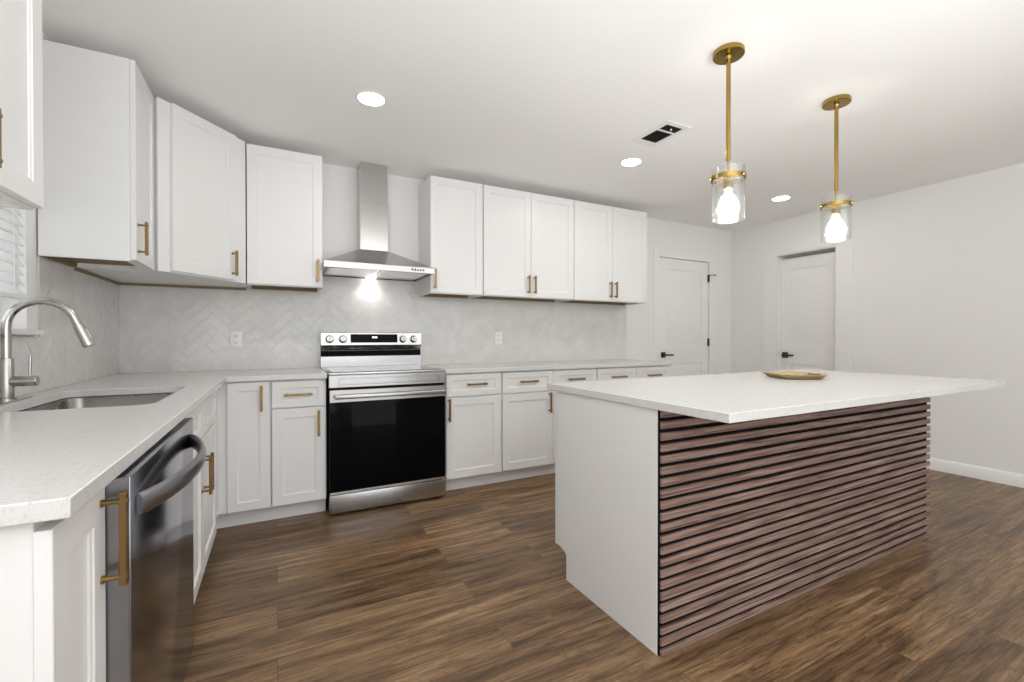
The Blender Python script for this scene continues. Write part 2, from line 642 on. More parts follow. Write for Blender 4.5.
def door_leaf(mb, x0, x1, h, y):
    """two-panel interior door, face at y"""
    b = MB()
    st = 0.115
    b.box(x0, x1, y + 0.008, y + 0.036, 0.008, h)
    zs = [(0.20, 0.845), (1.055, h - 0.12)]
    b.box(x0, x0 + st, y, y + 0.009, 0.008, h)
    b.box(x1 - st, x1, y, y + 0.009, 0.008, h)
    b.box(x0 + st, x1 - st, y, y + 0.009, 0.008, zs[0][0])
    b.box(x0 + st, x1 - st, y, y + 0.009, zs[0][1], zs[1][0])
    b.box(x0 + st, x1 - st, y, y + 0.009, zs[1][1], h)
    for z0, z1 in zs:
        # raised field with sloped border
        q = bmesh.new()
        a0, a1 = x0 + st + 0.02, x1 - st - 0.02
        A = [q.verts.new(c) for c in ((a0, y + 0.0082, z0 + 0.02), (a1, y + 0.0082, z0 + 0.02), (a1, y + 0.0082, z1 - 0.02), (a0, y + 0.0082, z1 - 0.02))]
        B = [q.verts.new(c) for c in ((a0 + 0.03, y + 0.002, z0 + 0.05), (a1 - 0.03, y + 0.002, z0 + 0.05), (a1 - 0.03, y + 0.002, z1 - 0.05), (a0 + 0.03, y + 0.002, z1 - 0.05))]
        for k in range(4):
            q.faces.new((A[k], A[(k + 1) % 4], B[(k + 1) % 4], B[k]))
        q.faces.new(B)
        bmesh.ops.recalc_face_normals(q, faces=q.faces[:])
        b.add(q)
    mb.add(b.bm)


def lever(mb, x, z, y, direction=1):
    mb.box(x - 0.032, x + 0.032, y - 0.010, y - 0.0005, z - 0.032, z + 0.032, 0.002)
    mb.cyl((x, y - 0.010, z), (x, y - 0.045, z), 0.010, 16)
    mb.box(min(x - direction * 0.012, x + direction * 0.118), max(x - direction * 0.012, x + direction * 0.118), y - 0.056, y - 0.044, z - 0.009, z + 0.009, 0.002)


d1 = thing('door_1', 'white two-panel door in the back wall right of the wall cabinets, with black lever and hinges', 'door', (0, YW, 0), 0, None, 'structure')
mb = MB(); casing(mb, D1a, D1b, D1h, 0.085); mb.build('casing', M['trim'], d1)
mb = MB(); door_leaf(mb, D1a + 0.004, D1b - 0.004, D1h - 0.005, 0.010); leaf = mb.build('door_leaf', M['trim'], d1)
mb = MB(); lever(mb, D1a + 0.070, 0.948, 0.010, 1); mb.build('door_handle', M['black'], leaf)['label'] = 'black square-rose lever'
for zc in (1.86, 1.09, 0.25):
    mb = MB()
    mb.cyl((D1b - 0.012, -0.006, zc - 0.045), (D1b - 0.012, -0.006, zc + 0.045), 0.0085, 12)
    mb.box(D1b - 0.022, D1b - 0.004, -0.006, 0.006, zc - 0.045, zc + 0.045)
    if zc > 1.5:
        mb.cyl((D1b - 0.012, -0.006, zc + 0.040), (D1b + 0.055, -0.040, zc + 0.040), 0.004, 10)
        mb.cyl((D1b + 0.052, -0.038, zc + 0.040), (D1b + 0.062, -0.044, zc + 0.040), 0.008, 10)
    mb.build('hinge', M['black'], leaf)

d2 = thing('door_2', 'white two-panel door recessed in the right-hand wall, with black lever', 'door', (XR, 0, 0), -PI / 2, None, 'structure')
# local x runs towards -y of the room
mb = MB(); casing(mb, -D2b, -D2a, D2h, 0.150, 0.011, 0.14); mb.build('casing', M['trim'], d2)
mb = MB()
mb.box(-D2b - 0.001, -D2b + 0.012, 0, 0.118, 0, D2h)
mb.box(-D2a - 0.012, -D2a + 0.001, 0, 0.118, 0, D2h)
mb.box(-D2b + 0.012, -D2a - 0.012, 0, 0.118, D2h - 0.012, D2h + 0.001)
# made-up head pocket above the leaf, deepened to put the strip in shade
mb.box(-D2b - 0.02, -D2a + 0.02, 0.240, 0.250, D2h - 0.070, D2h + 0.02)
mb.box(-D2b - 0.02, -D2a + 0.02, 0.118, 0.240, D2h - 0.012, D2h)
mb.box(-D2b - 0.02, -D2a + 0.02, 0.118, 0.240, D2h - 0.070, D2h - 0.060)
mb.box(-D2b - 0.02, -D2b + 0.012, 0.118, 0.240, D2h - 0.060, D2h - 0.012)
mb.box(-D2a - 0.012, -D2a + 0.02, 0.118, 0.240, D2h - 0.060, D2h - 0.012)
mb.build('jamb', M['trim'], d2)
mb = MB(); door_leaf(mb, -D2b + 0.014, -D2a - 0.014, D2h - 0.050, 0.078); leaf = mb.build('door_leaf', M['trim'], d2)
mb = MB(); lever(mb, -D2b + 0.062, 0.948, 0.078, 1); mb.build('door_handle', M['black'], leaf)['label'] = 'black square-rose lever'

# window over the sink
win = thing('window_1', 'window over the sink in the left wall, behind white blinds', 'window', (XL, 0, 0), 0, None, 'structure')
mb = MB()
for (a0, a1, b0, b1) in ((W1a, W1b, W1l, W1l + 0.04), (W1a, W1b, W1h - 0.04, W1h), (W1a, W1a + 0.04, W1l + 0.04, W1h - 0.04), (W1b - 0.04, W1b, W1l + 0.04, W1h - 0.04), (W1a + 0.04, W1b - 0.04, 1.64, 1.68)):
    mb.box(-0.115, -0.075, a0, a1, b0, b1)
mb.build('window_frame', M['trim'], win)
MB().box(-0.098, -0.092, W1a + 0.03, W1b - 0.03, W1l + 0.03, W1h - 0.03).build('window_pane', M['pane'], win)
MB().box(-0.075, 0.032, W1a - 0.05, W1b + 0.055, W1l - 0.020, W1l + 0.004, 0.003).build('window_sill', M['trim'], win)

# ------------------------------------------------------------------ herringbone tile
def herringbone(mb, x0, x1, z0, z1, W=0.062, n=3, t=0.0075):
    """tiles on the y=0 plane facing -y, clipped to the rectangle"""
    b = bmesh.new()
    L = W * n
    g = 0.0010
    c, s = math.cos(PI / 4), math.sin(PI / 4)
    cx, cz = (x0 + x1) / 2, (z0 + z1) / 2
    R = math.hypot(x1 - x0, z1 - z0) / 2 + 2 * L
    K = int((max(abs(x0), abs(x1), abs(z0), abs(z1)) + 2 * L) * 1.5 / W) + 6
    rnd = random.Random(3)
    for k in range(-K, K + 1):
        for j in range(-K // n - 2, K // n + 3):
            for hor in (True, False):
                ox, oy = (k + n * j, k - n * j)
                if hor: a = (ox, ox + n, oy, oy + 1)
                else: a = (ox, ox + 1, oy + 1, oy + 1 + n)
                u0, u1, v0, v1 = [q * W for q in a]
                mu, mv = (u0 + u1) / 2, (v0 + v1) / 2
                px, pz = mu * c - mv * s, mu * s + mv * c
                tu, tv, td = rnd.uniform(-1, 1) * 0.006, rnd.uniform(-1, 1) * 0.010, rnd.uniform(-1, 1) * 0.00005
                if px < x0 - L or px > x1 + L or pz < z0 - L or pz > z1 + L: continue
                e = 0.0015

                def P(u, v, d):
                    return b.verts.new((u * c - v * s, -(d + (u - mu) * tu + (v - mv) * tv + td), u * s + v * c))
                lo = [P(u, v, t * 0.90) for u, v in ((u0 + g, v0 + g), (u1 - g, v0 + g), (u1 - g, v1 - g), (u0 + g, v1 - g))]
                hi = [P(u, v, t) for u, v in ((u0 + g + e, v0 + g + e), (u1 - g - e, v0 + g + e), (u1 - g - e, v1 - g - e), (u0 + g + e, v1 - g - e))]
                b.faces.new(hi)
                for i in range(4):
                    b.faces.new((lo[i], lo[(i + 1) % 4], hi[(i + 1) % 4], hi[i]))
    for co, no in (((x0, 0, 0), (-1, 0, 0)), ((x1, 0, 0), (1, 0, 0)), ((0, 0, z0), (0, 0, -1)), ((0, 0, z1), (0, 0, 1))):
        bmesh.ops.bisect_plane(b, geom=b.verts[:] + b.edges[:] + b.faces[:], plane_co=co, plane_no=no, clear_outer=True, dist=1e-5)
    for f in b.faces:
        f.normal_update()
        if f.normal.y > 0: f.normal_flip()
    mb.add(b)


bs = thing('backsplash', 'glossy white herringbone tile on the back wall behind the range', 'backsplash', (0, YW, CT))
bs_top = UB - CT
mb = MB()
mb.box(XL + 0.011, 3.33, -0.0064, -0.0005, 0.0005, bs_top - 0.002)
mb.box(0.300, 1.050, -0.0064, -0.0005, bs_top - 0.002, 1.609 - CT)
mb.build('grout', M['grout'], bs)
mb = MB()
herringbone(mb, XL + 0.0078, 3.33, 0.001, bs_top - 0.002)
herringbone(mb, 0.300, 1.050, bs_top - 0.002, 1.609 - CT)
mb.build('tile', M['tile'], bs, 4)
bl = thing('backsplash', 'glossy white herringbone tile on the left wall by the faucet', 'backsplash', (XL, 0, CT), PI / 2)
# local x runs along room y, facing room +x
mb = MB()
mb.box(0.86, W1b + 0.10, -0.0064, -0.0005, 0.0005, W1l - CT - 0.026)
mb.box(2.632, YW - 0.001, -0.0064, -0.0005, 0.0005, bs_top - 0.002)
mb.build('grout', M['grout'], bl)
mb = MB()
herringbone(mb, 0.86, 2.632, 0.001, W1l - CT - 0.026)
herringbone(mb, 2.632, YW - 0.001, 0.001, bs_top - 0.002)
mb.build('tile', M['tile'], bl, 4)

# ------------------------------------------------------------------ wall cabinets
def pull_part(door, x, z, L=0.155, vert=True, yf=-0.021, mat=None):
    mb = MB()
    mb.pull(x, z, L, vert, yf, mat=mat)
    h = mb.build('handle', M['brass'], door)
    h['label'] = 'brass bar pull'
    return h


def wall_cabinet(label, loc, rz, w, doors, depth=0.305, group=None):
    """doors: list of (x0, x1, handle side or None)"""
    t = thing('wall_cabinet', label, 'cabinet', loc, rz, group or 'white wall cabinets')
    H = UT - UB
    mb = MB()
    mb.box(0.001, w - 0.001, 0, depth, 0.028, H, 0.001)
    mb.box(0.001, 0.017, 0, depth, 0, 0.0285)
    mb.box(w - 0.017, w - 0.001, 0, depth, 0, 0.0285)
    mb.box(0.017, w - 0.017, 0, 0.018, 0, 0.0285)
    mb.build('body', M['cab'], t)
    mb = MB()
    mb.box(0.0172, w - 0.0172, 0.0182, depth - 0.002, 0.022, 0.0278)
    mb.box(0.0172, w - 0.0172, depth - 0.020, depth - 0.002, 0.0, 0.022)
    mb.build('underside', M['ply'], t)
    for x0, x1, side in doors:
        d = MB().shaker(x0, x1, 0.006, H - 0.002).build('door', M['cab'], t)
        if side:
            pull_part(d, (x0 + 0.030) if side == 'l' else (x1 - 0.030), 0.112)
    return t


YU = 3.411                          # carcass front of the back-wall cabinets
wall_cabinet('narrow single-door white wall cabinet just right of the range hood', (1.060, YU, UB), 0, 0.448, [(0.003, 0.443, 'l')])
wall_cabinet('double-door white wall cabinet in the middle of the row right of the hood', (1.509, YU, UB), 0, 0.908, [(0.003, 0.452, 'r'), (0.455, 0.905, 'l')])
wall_cabinet('double-door white wall cabinet at the right end of the row, next to the back door', (2.418, YU, UB), 0, 0.898, [(0.003, 0.447, 'r'), (0.450, 0.892, 'l')])
wall_cabinet('single-door white wall cabinet just left of the range hood', (-0.172, YU, UB), 0, 0.460, [(0.003, 0.456, 'r')])
XU = -0.588                         # carcass front of the left-wall cabinets
wall_cabinet('white wall cabinet on the left wall with a broad blank side, right of the window', (XU, 2.615, UB), PI / 2, 0.372, [(0.003, 0.368, 'l')])
wall_cabinet('white wall cabinet at the upper left edge of the photo, left of the window', (XU, 0.93, UB), PI / 2, 0.770, [(0.003, 0.382, 'l'), (0.385, 0.767, None)])
# the near one shows the end of a bar pull at the photo's edge
t = [o for o in COL.objects if o.get('label', '').startswith('white wall cabinet at the upper left')][0]
dd = [c for c in t.children if c.name.startswith('door')]
pull_part(dd[-1], 0.385 + 0.065, 0.085, 0.13)

# corner cabinet set diagonally
t = thing('corner_wall_cabinet', 'white corner wall cabinet with its door set diagonally', 'cabinet', (-0.371, 3.157, UB), 0)
H = UT - UB
ox, oy = -0.371, 3.157
outline = [(-0.892, 2.991), (-0.572, 2.991), (-0.55, 2.955), (-0.205, 3.345), (-0.176, 3.375), (-0.176, 3.708), (-0.892, 3.708)]
outline = [(x - ox, y - oy) for x, y in outline]
MB().poly(outline, 0.004, H).build('body', M['cab'], t)
m45 = Matrix.Rotation(math.radians(48.5), 4, 'Z')
d = MB().shaker(-0.203, 0.203, 0.012, H - 0.002, mat=m45).build('door', M['cab'], t)
pull_part(d, 0.203 - 0.030, 0.112, mat=m45)
mb = MB()
mb.box(-0.53, 0.18, 0.530, 0.549, -0.012, 0.0038)
mb.box(-0.53, -0.512, -0.16, 0.528, -0.012, 0.0038)
mb.build('underside', M['ply'], t)

# ------------------------------------------------------------------ base cabinets
BH = CB - 0.001


def base_cabinet(label, loc, rz, w, doors=(), drawers=(), depth=0.585, group=None, hollow=False, drop=None):
    t = thing('base_cabinet', label, 'cabinet', loc, rz, group or 'white base cabinets')
    mb = MB()
    if hollow:
        mb.box(0.001, 0.018, 0, depth, 0.105, BH)
        mb.box(w - 0.018, w - 0.001, 0, depth, 0.105, BH)
        mb.box(0.018, w - 0.018, 0, depth, 0.105, 0.123)
        mb.box(0.018, w - 0.018, depth - 0.012, depth, 0.123, BH)
        mb.box(0.018, w - 0.018, 0, 0.018, 0.123, BH)
    else:
        mb.box(0.001, w - 0.001, 0, depth, 0.105, BH, 0.001)
    mb.build('body', M['cab'], t)
    MB().box(-0.0009, w + 0.0009, 0.075, 0.093, 0, 0.1045).build('toe_kick', M['cab'], t)
    for x0, x1, z0, z1, hx, hz in doors:
        d = MB().shaker(x0, x1, z0, z1).build('door', M['cab'], t)
        if hx is not None: pull_part(d, hx, hz, 0.166)
    for x0, x1, z0, z1, hx, hz in drawers:
        d = MB().shaker(x0, x1, z0, z1, rail=0.042).build('drawer', M['cab'], t)
        if hx is not None: pull_part(d, hx, hz, 0.16, False)
    return t


YB = CY + 0.041                     # carcass front of the back-wall base cabinets
DZ0, DZ1, WZ0, WZ1 = 0.112, 0.704, 0.712, 0.872
c = base_cabinet('narrow white base cabinet with one drawer over one door, left of the range', (-0.032, YB, 0), 0, 0.314,
                 [(0.006, 0.306, DZ0, DZ1, 0.266, 0.604)], [(0.006, 0.306, WZ0, WZ1, 0.150, 0.790)])
c = base_cabinet('white base cabinet with one drawer over one door, just right of the range', (1.080, YB, 0), 0, 0.452,
                 [(0.006, 0.447, DZ0, DZ1, 0.022, 0.619)], [(0.006, 0.447, WZ0, WZ1, 0.240, 0.798)])
c = base_cabinet('wide white base cabinet partly behind the island, second from the range', (1.534, YB, 0), 0, 0.916,
                 [(0.006, 0.464, DZ0, DZ1, 0.428, 0.619), (0.468, 0.910, DZ0, DZ1, 0.500, 0.619)],
                 [(0.006, 0.464, WZ0, WZ1, 0.232, 0.798), (0.468, 0.910, WZ0, WZ1, 0.690, 0.798)])
c = base_cabinet('wide white base cabinet at the right end of the back run', (2.452, YB, 0), 0, 0.870,
                 [(0.006, 0.446, DZ0, DZ1, 0.410, 0.619), (0.450, 0.864, DZ0, DZ1, 0.490, 0.619)],
                 [(0.006, 0.446, WZ0, WZ1, 0.232, 0.798), (0.450, 0.864, WZ0, WZ1, 0.655, 0.798)])
# corner unit: door faces the room at the left end of the back run, blind leg along the left wall
XB = -0.306                         # carcass front of the left-wall base cabinets
t = thing('corner_base_cabinet', 'white corner base cabinet with a tall narrow door and no drawer', 'cabinet', (-0.262, YB, 0), 0)
mb = MB()
mb.box(-0.625, 0.229, 0, 0.585, 0.105, BH, 0.001)
mb.box(-0.625, XB + 0.262, 2.862 - YB, -0.0005, 0.105, BH, 0.001)
mb.build('body', M['cab'], t)
mb = MB()
mb.box(-0.115, 0.229, 0.075, 0.093, 0, 0.1045)
mb.box(-0.137, -0.1155, 2.862 - YB, 0.093, 0, 0.1045)
mb.build('toe_kick', M['cab'], t)
d = MB().shaker(0.004, 0.222, DZ0, 0.876, rail=0.05).build('door', M['cab'], t)
pull_part(d, 0.180, 0.778)

# sink base and the narrow end cabinet on the left run (local x = room y)
c = base_cabinet('white double-door sink base cabinet between the dishwasher and the corner', (XB, 1.842, 0), PI / 2, 1.018,
                 [(0.006, 0.494, DZ0, 0.700, 0.466, 0.552), (0.498, 0.985, DZ0, 0.700, 0.528, 0.552)],
                 [(0.006, 0.494, 0.712, 0.872, None, None), (0.498, 0.985, 0.712, 0.872, None, None)], hollow=True)
c = base_cabinet('narrow white base cabinet at the lower left, at the near end of the counter', (XB, 0.876, 0), PI / 2, 0.222,
                 [(-0.003, 0.220, DZ0, 0.866, 0.130, 0.792)])
c.children[-1].children  # handle is enlarged below
for ch in c.children:
    for h in ch.children:
        mbh = MB(); mbh.pull(0.197, 0.768, 0.172, True)
        me = bpy.data.meshes.new('handle'); mbh.bm.to_mesh(me); mbh.bm.free()
        me.materials.append(M['brass']); h.data = me

# ------------------------------------------------------------------ countertops
def rounded_rect(x0, x1, y0, y1, r, n=6):
    pts = []
    for cx, cy, a in ((x1 - r, y0 + r, -PI / 2), (x1 - r, y1 - r, 0), (x0 + r, y1 - r, PI / 2), (x0 + r, y0 + r, PI)):
        for k in range(n + 1):
            an = a + k * PI / 2 / n
            pts.append((cx + r * math.cos(an), cy + r * math.sin(an)))
    return pts


def slab_with_hole(outline, hole, z0, z1, bevel=0.0015):
    b = bmesh.new()
    edges = []
    for loop in ([outline, hole] if hole else [outline]):
        vs = [b.verts.new((x, y, z1)) for x, y in loop]
        edges += [b.edges.new((vs[i], vs[(i + 1) % len(vs)])) for i in range(len(vs))]
    bmesh.ops.triangle_fill(b, use_beauty=True, edges=edges)
    for f in b.faces:
        f.normal_update()
        if f.normal.z < 0: f.normal_flip()
    bmesh.ops.dissolve_limit(b, angle_limit=0.01, verts=b.verts[:], edges=b.edges[:], delimit=set()) if not hole else None
    r = bmesh.ops.extrude_face_region(b, geom=b.faces[:], use_keep_orig=True)
    for v in [g for g in r['geom'] if isinstance(g, bmesh.types.BMVert)]:
        v.co.z = z0
    bmesh.ops.recalc_face_normals(b, faces=b.faces[:])
    return b


def add_bevel(o, w=0.002, seg=2):
    m = o.modifiers.new('edge', 'BEVEL')
    m.width, m.segments, m.limit_method, m.angle_limit = w, seg, 'ANGLE', math.radians(40)
    return o


SX0, SX1, SY0, SY1 = -0.800, -0.375, 1.930, 2.600
hole = rounded_rect(SX0, SX1, SY0, SY1, 0.055)
mb = MB()
mb.add(slab_with_hole([(XL + 0.002, 0.856), (CX, 0.856), (CX, CY), (0.284, CY), (0.284, YW - 0.002), (XL + 0.002, YW - 0.002)], hole, CB, CT - 0.0002))
o = add_bevel(mb.build('countertop', M['quartz']))
tag(o, 'L-shaped white speckled quartz countertop holding the sink, left of the range', 'countertop')
mb = MB()
mb.add(slab_with_hole([(1.074, CY), (3.332, CY), (3.332, YW - 0.002), (1.074, YW - 0.002)], None, CB, CT - 0.0002))
o = add_bevel(mb.build('countertop', M['quartz']))
tag(o, 'white quartz countertop along the back wall right of the range', 'countertop')

# sink
sk = thing('sink', 'undermount stainless steel sink bowl set into the left counter', 'sink', (-0.555, 2.265, 0.66))
b = bmesh.new()
rings = []
for (g, z, r) in ((-0.014, CB - 0.002, 0.066), (0.003, CB - 0.002, 0.055), (0.005, CB - 0.006, 0.054), (0.010, 0.735, 0.055), (0.022, 0.690, 0.055), (0.060, 0.676, 0.05), (0.14, 0.672, 0.03)):
    pts = rounded_rect(SX0 + g, SX1 - g, SY0 + g, SY1 - g, r)
    rings.append([b.verts.new((x + 0.555, y - 2.265, z - 0.66)) for x, y in pts])
for A, B in zip(rings, rings[1:]):
    n = len(A)
    for k in range(n):
        b.faces.new((A[k], A[(k + 1) % n], B[(k + 1) % n], B[k]))
b.faces.new(rings[-1])
bmesh.ops.recalc_face_normals(b, faces=b.faces[:])
for f in b.faces: f.normal_flip() if f.calc_center_median().z < 0.02 and f.normal.z < 0 else None
mb = MB(); mb.add(b)
mb.build('bowl', M['sink'], sk)
MB().lathe([(0, 0.0125), (0.045, 0.0125), (0.055, 0.0145), (0.055, 0.0118), (0, 0.0118)], 28).build('drain', M['chrome'], sk)

# faucet
FX, FY = -0.856, 2.262
fc = thing('faucet', 'brushed nickel gooseneck pull-down faucet beside the sink', 'faucet', (FX, FY, CT))
mb = MB()
mb.add(slab_with_hole(rounded_rect(-0.030, 0.030, -0.13, 0.13, 0.029, 8), None, 0, 0.005))
mb.build('deck_plate', M['nickel'], fc)
mb = MB()
mb.lathe([(0, 0.005), (0.026, 0.005), (0.026, 0.012), (0.0195, 0.014), (0.0195, 0.150), (0.0185, 0.153), (0.013, 0.154), (0, 0.154)], 28)
mb.build('body', M['nickel'], fc)
pts = [(0, 0, 0.150), (0, 0, 0.21), (0, 0, 0.268)]
R = 0.094
for k in range(1, 15):
    a = PI - k * (PI * 0.91) / 14
    pts.append((R + R * math.cos(a), 0, 0.268 + R * math.sin(a)))
p_end = Vector(pts[-1]); tdir = (p_end - Vector(pts[-2])).normalized()
pts.append(tuple(p_end + tdir * 0.018))
MB().tube(pts, 0.0132, 18).build('spout', M['nickel'], fc)
e0 = p_end + tdir * 0.018
mb = MB()
mb.cyl(e0, e0 + tdir * 0.004, 0.0112, 20)
mb.cyl(e0 + tdir * 0.004, e0 + tdir * 0.085, 0.0160, 22, 0.0190)
mb.cyl(e0 + tdir * 0.085, e0 + tdir * 0.090, 0.0170, 22, 0.0155)
side = Vector((tdir.z, 0, -tdir.x)) * -1
bc = e0 + tdir * 0.045 + side * 0.0165
mb.tube([tuple(bc - tdir * 0.018), tuple(bc), tuple(bc + tdir * 0.018)], 0.005, 10)
mb.build('spray_head', M['nickel'], fc)
mb = MB()
mb.cyl((0.012, 0, 0.070), (0.078, 0, 0.070), 0.0185, 24)
mb.cyl((0.078, 0, 0.070), (0.081, 0, 0.070), 0.0185, 24, 0.0170)
mb.tube([(0.060, 0, 0.080), (0.0605, 0, 0.115), (0.062, 0, 0.160)], 0.0045, 12)
mb.build('lever', M['nickel'], fc)

# ------------------------------------------------------------------ dishwasher
DY0, DY1 = 1.102, 1.838
dw = thing('dishwasher', 'dark stainless dishwasher with bowed handle under the left counter', 'dishwasher', (-0.300, DY0, 0), PI / 2)
wd = DY1 - DY0
MB().box(0.006, wd - 0.006, 0.006, 0.580, 0.10, BH - 0.004).build('tub', M['dark'], dw)
MB().box(0.006, wd - 0.006, 0.060, 0.075, 0.002, 0.098).build('toe_kick', M['dark'], dw)
mb = MB()
mb.box(0.004, wd - 0.004, -0.050, 0.004, 0.105, 0.874, 0.003, 2)
door = mb.build('door', M['dark_steel'], dw)
MB().box(0.0005, 0.0038, -0.048, 0.004, 0.105, 0.874, 0.0006).build('door_edge', M['dark_steel_rough'], dw)
pts = []
for k in range(25):
    s = k / 24
    pts.append((0.045 + s * (wd - 0.105), -0.052 - 0.062 * math.sin(PI * s) ** 0.75, 0.806))
mb = MB()
mb.tube(pts, 0.01, 14, flat=(0.010, 0.023))
h = mb.build('handle', M['dark_steel_rough'], door)

# ------------------------------------------------------------------ range
RX0, RX1, RF = 0.2915, 1.0665, 3.052
rg = thing('electric_range', 'stainless steel electric range with black oven glass, between the base cabinets', 'range', (RX0, RF, 0))
rw = RX1 - RX0
dep = YW - 0.012 - RF
mb = MB()
mb.box(0.006, rw - 0.006, 0.030, dep - 0.02, 0.035, 0.900)
for fx in (0.05, rw - 0.05):
    for fy in (0.07, dep - 0.08):
        mb.cyl((fx, fy, 0), (fx, fy, 0.035), 0.018, 14)
mb.build('body', M['dark'], rg)
mb = MB()
mb.box(0.0, rw, 0.006, dep - 0.045, 0.900, 0.9165, 0.003, 2)
mb.build('cooktop_frame', M['steel'], rg)
MB().box(0.025, rw - 0.025, 0.040, dep - 0.075, 0.9166, 0.9195, 0.001).build('cooktop', M['glass_top'], rg)
# front fascia with its long framed recess
b = bmesh.new()
def ringxz(x0, x1, z0, z1, y):
    return [b.verts.new(c) for c in ((x0, y, z0), (x1, y, z0), (x1, y, z1), (x0, y, z1))]
R_ = [ringxz(0, rw, 0.822, 0.900, 0.030), ringxz(0, rw, 0.822, 0.900, 0.002), ringxz(0.002, rw - 0.002, 0.824, 0.898, 0),
      ringxz(0.055, rw - 0.050, 0.838, 0.882, 0), ringxz(0.057, rw - 0.052, 0.840, 0.880, 0.006), ringxz(0.063, rw - 0.058, 0.846, 0.874, 0.006), ringxz(0.064, rw - 0.059, 0.847, 0.873, 0.003)]
for A, B in zip(R_, R_[1:]):
    for k in range(4): b.faces.new((A[k], A[(k + 1) % 4], B[(k + 1) % 4], B[k]))
b.faces.new(R_[-1]); b.faces.new(R_[0][::-1])
bmesh.ops.recalc_face_normals(b, faces=b.faces[:])
mb = MB(); mb.add(b); mb.build('front_fascia', M['steel'], rg)
# oven door: glass panel, steel top band, chrome strip
mb = MB()
mb.box(0.004, rw - 0.004, 0.0, 0.029, 0.152, 0.806, 0.003, 2)
od = mb.build('oven_door', M['black_glass'], rg)
mb = MB(); mb.box(0.004, rw - 0.004, -0.004, 0.0005, 0.728, 0.806, 0.0015); mb.build('door_band', M['steel'], od)
mb = MB(); mb.box(0.004, rw - 0.004, -0.003, 0.0005, 0.140, 0.155, 0.001); mb.build('door_strip', M['chrome'], od)
mb = MB()
mb.box(0.030, rw - 0.012, -0.046, -0.026, 0.752, 0.778, 0.006, 3)
for hx in (0.05, rw - 0.032): mb.box(hx - 0.012, hx + 0.012, -0.030, -0.003, 0.754, 0.776, 0.004, 2)
mb.build('door_handle', M['steel'], od)
MB().box(0.002, rw - 0.002, -0.002, 0.028, 0.020, 0.136, 0.004, 2).build('drawer', M['steel'], rg)
MB().box(0.010, rw - 0.010, 0.04, 0.06, 0.004, 0.0345).build('kick_strip', M['black'], rg)
# backguard
Y0 = dep - 0.043
prof = [(Y0, 0.918), (Y0, 0.998), (Y0 + 0.022, 1.000), (Y0 + 0.022, 1.044), (Y0 + 0.012, 1.050), (Y0 - 0.012, 1.086), (Y0 - 0.012, 1.092), (Y0 - 0.002, 1.180), (Y0 + 0.004, 1.184), (dep, 1.184), (dep, 0.918)]
mb = MB(); mb.prism_x(prof, 0.002, rw - 0.004); bg = mb.build('backguard', M['steel'], rg, 20)
MB().box(0.004, rw - 0.006, Y0 + 0.006, Y0 + 0.0215, 1.001, 1.043).build('vent_slot', M['felt'], bg)
tilt = math.atan2(0.010, 0.088)
def on_guard(z): return Y0 - 0.012 + (z - 1.092) * (0.010 / 0.088)
mb = MB(); mb.box(0.215, rw - 0.200, -0.0015, 0.003, -0.033, 0.033, 0.0006)
mb.bm.transform(Matrix.Translation((0, on_guard(1.137), 1.137)) @ Matrix.Rotation(-tilt, 4, 'X'))
disp = mb.build('display', M['black_glass'], bg)
mb = MB()
for dx in (0, 0.009, 0.021, 0.030):
    mb.box(0.378 + dx, 0.384 + dx, -0.0022, -0.0016, 0.002, 0.014)
mb.bm.transform(Matrix.Translation((0, on_guard(1.137), 1.137)) @ Matrix.Rotation(-tilt, 4, 'X'))
mb.build('clock_digits', M['clock'], disp)
for kx in (0.063, 0.158, 0.618, 0.706):
    mb = MB()
    q = Matrix.Translation((kx, on_guard(1.131), 1.131)) @ Matrix.Rotation(-tilt, 4, 'X') @ Matrix.Rotation(PI / 2, 4, 'X')
    mb.lathe([(0, 0), (0.030, 0), (0.030, 0.004), (0.026, 0.006), (0.024, 0.026), (0.021, 0.030), (0, 0.030)], 28, q)
    kb = MB(); kb.box(-0.005, 0.005, -0.024, 0.024, 0.028, 0.040, 0.002)
    mb.add(kb.bm, q)
    mb.build('knob', M['knob'], bg)

# ------------------------------------------------------------------ range hood
HX0, HX1, HF = 0.279, 1.036, 3.215
hd = thing('range_hood', 'stainless steel pyramid chimney hood on the wall over the range', 'range hood', (HX0, HF, 1.613))
hw, hdp = HX1 - HX0, YW - 0.002 - HF
b = bmesh.new()
cx0, cx1, cy0 = 0.278, 0.491, 0.315
def rr(x0, x1, y0, z): return [b.verts.new(c) for c in ((x0, y0, z), (x1, y0, z), (x1, hdp, z), (x0, hdp, z))]
lv = [rr(0.014, hw - 0.014, 0.014, 0.012), rr(0.014, hw - 0.014, 0.014, 0.0), rr(0.002, hw - 0.002, 0.002, 0.0), rr(0, hw, 0, 0.002), rr(0, hw, 0, 0.042), rr(0.002, hw - 0.002, 0.002, 0.045), rr(cx0, cx1, cy0, 0.196), rr(cx0, cx1, cy0, 0.200)]
for A, B in zip(lv, lv[1:]):
    for k in range(4): b.faces.new((A[k], A[(k + 1) % 4], B[(k + 1) % 4], B[k]))
b.faces.new(lv[-1]); b.faces.new(lv[0][::-1])
bmesh.ops.recalc_face_normals(b, faces=b.faces[:])
mb = MB(); mb.add(b); canopy = mb.build('canopy', M['steel'], hd, 15)
mb = MB(); mb.box(cx0 + 0.003, cx1 - 0.003, cy0 + 0.003, hdp, 0.199, 0.562, 0.0015); mb.build('chimney', M['steel_v'], hd)
mb = MB(); mb.box(cx0 + 0.007, cx1 - 0.007, cy0 + 0.007, hdp, 0.562, ZC - 1.613 - 0.001, 0.0015); mb.build('chimney_sleeve', M['steel_v'], hd)
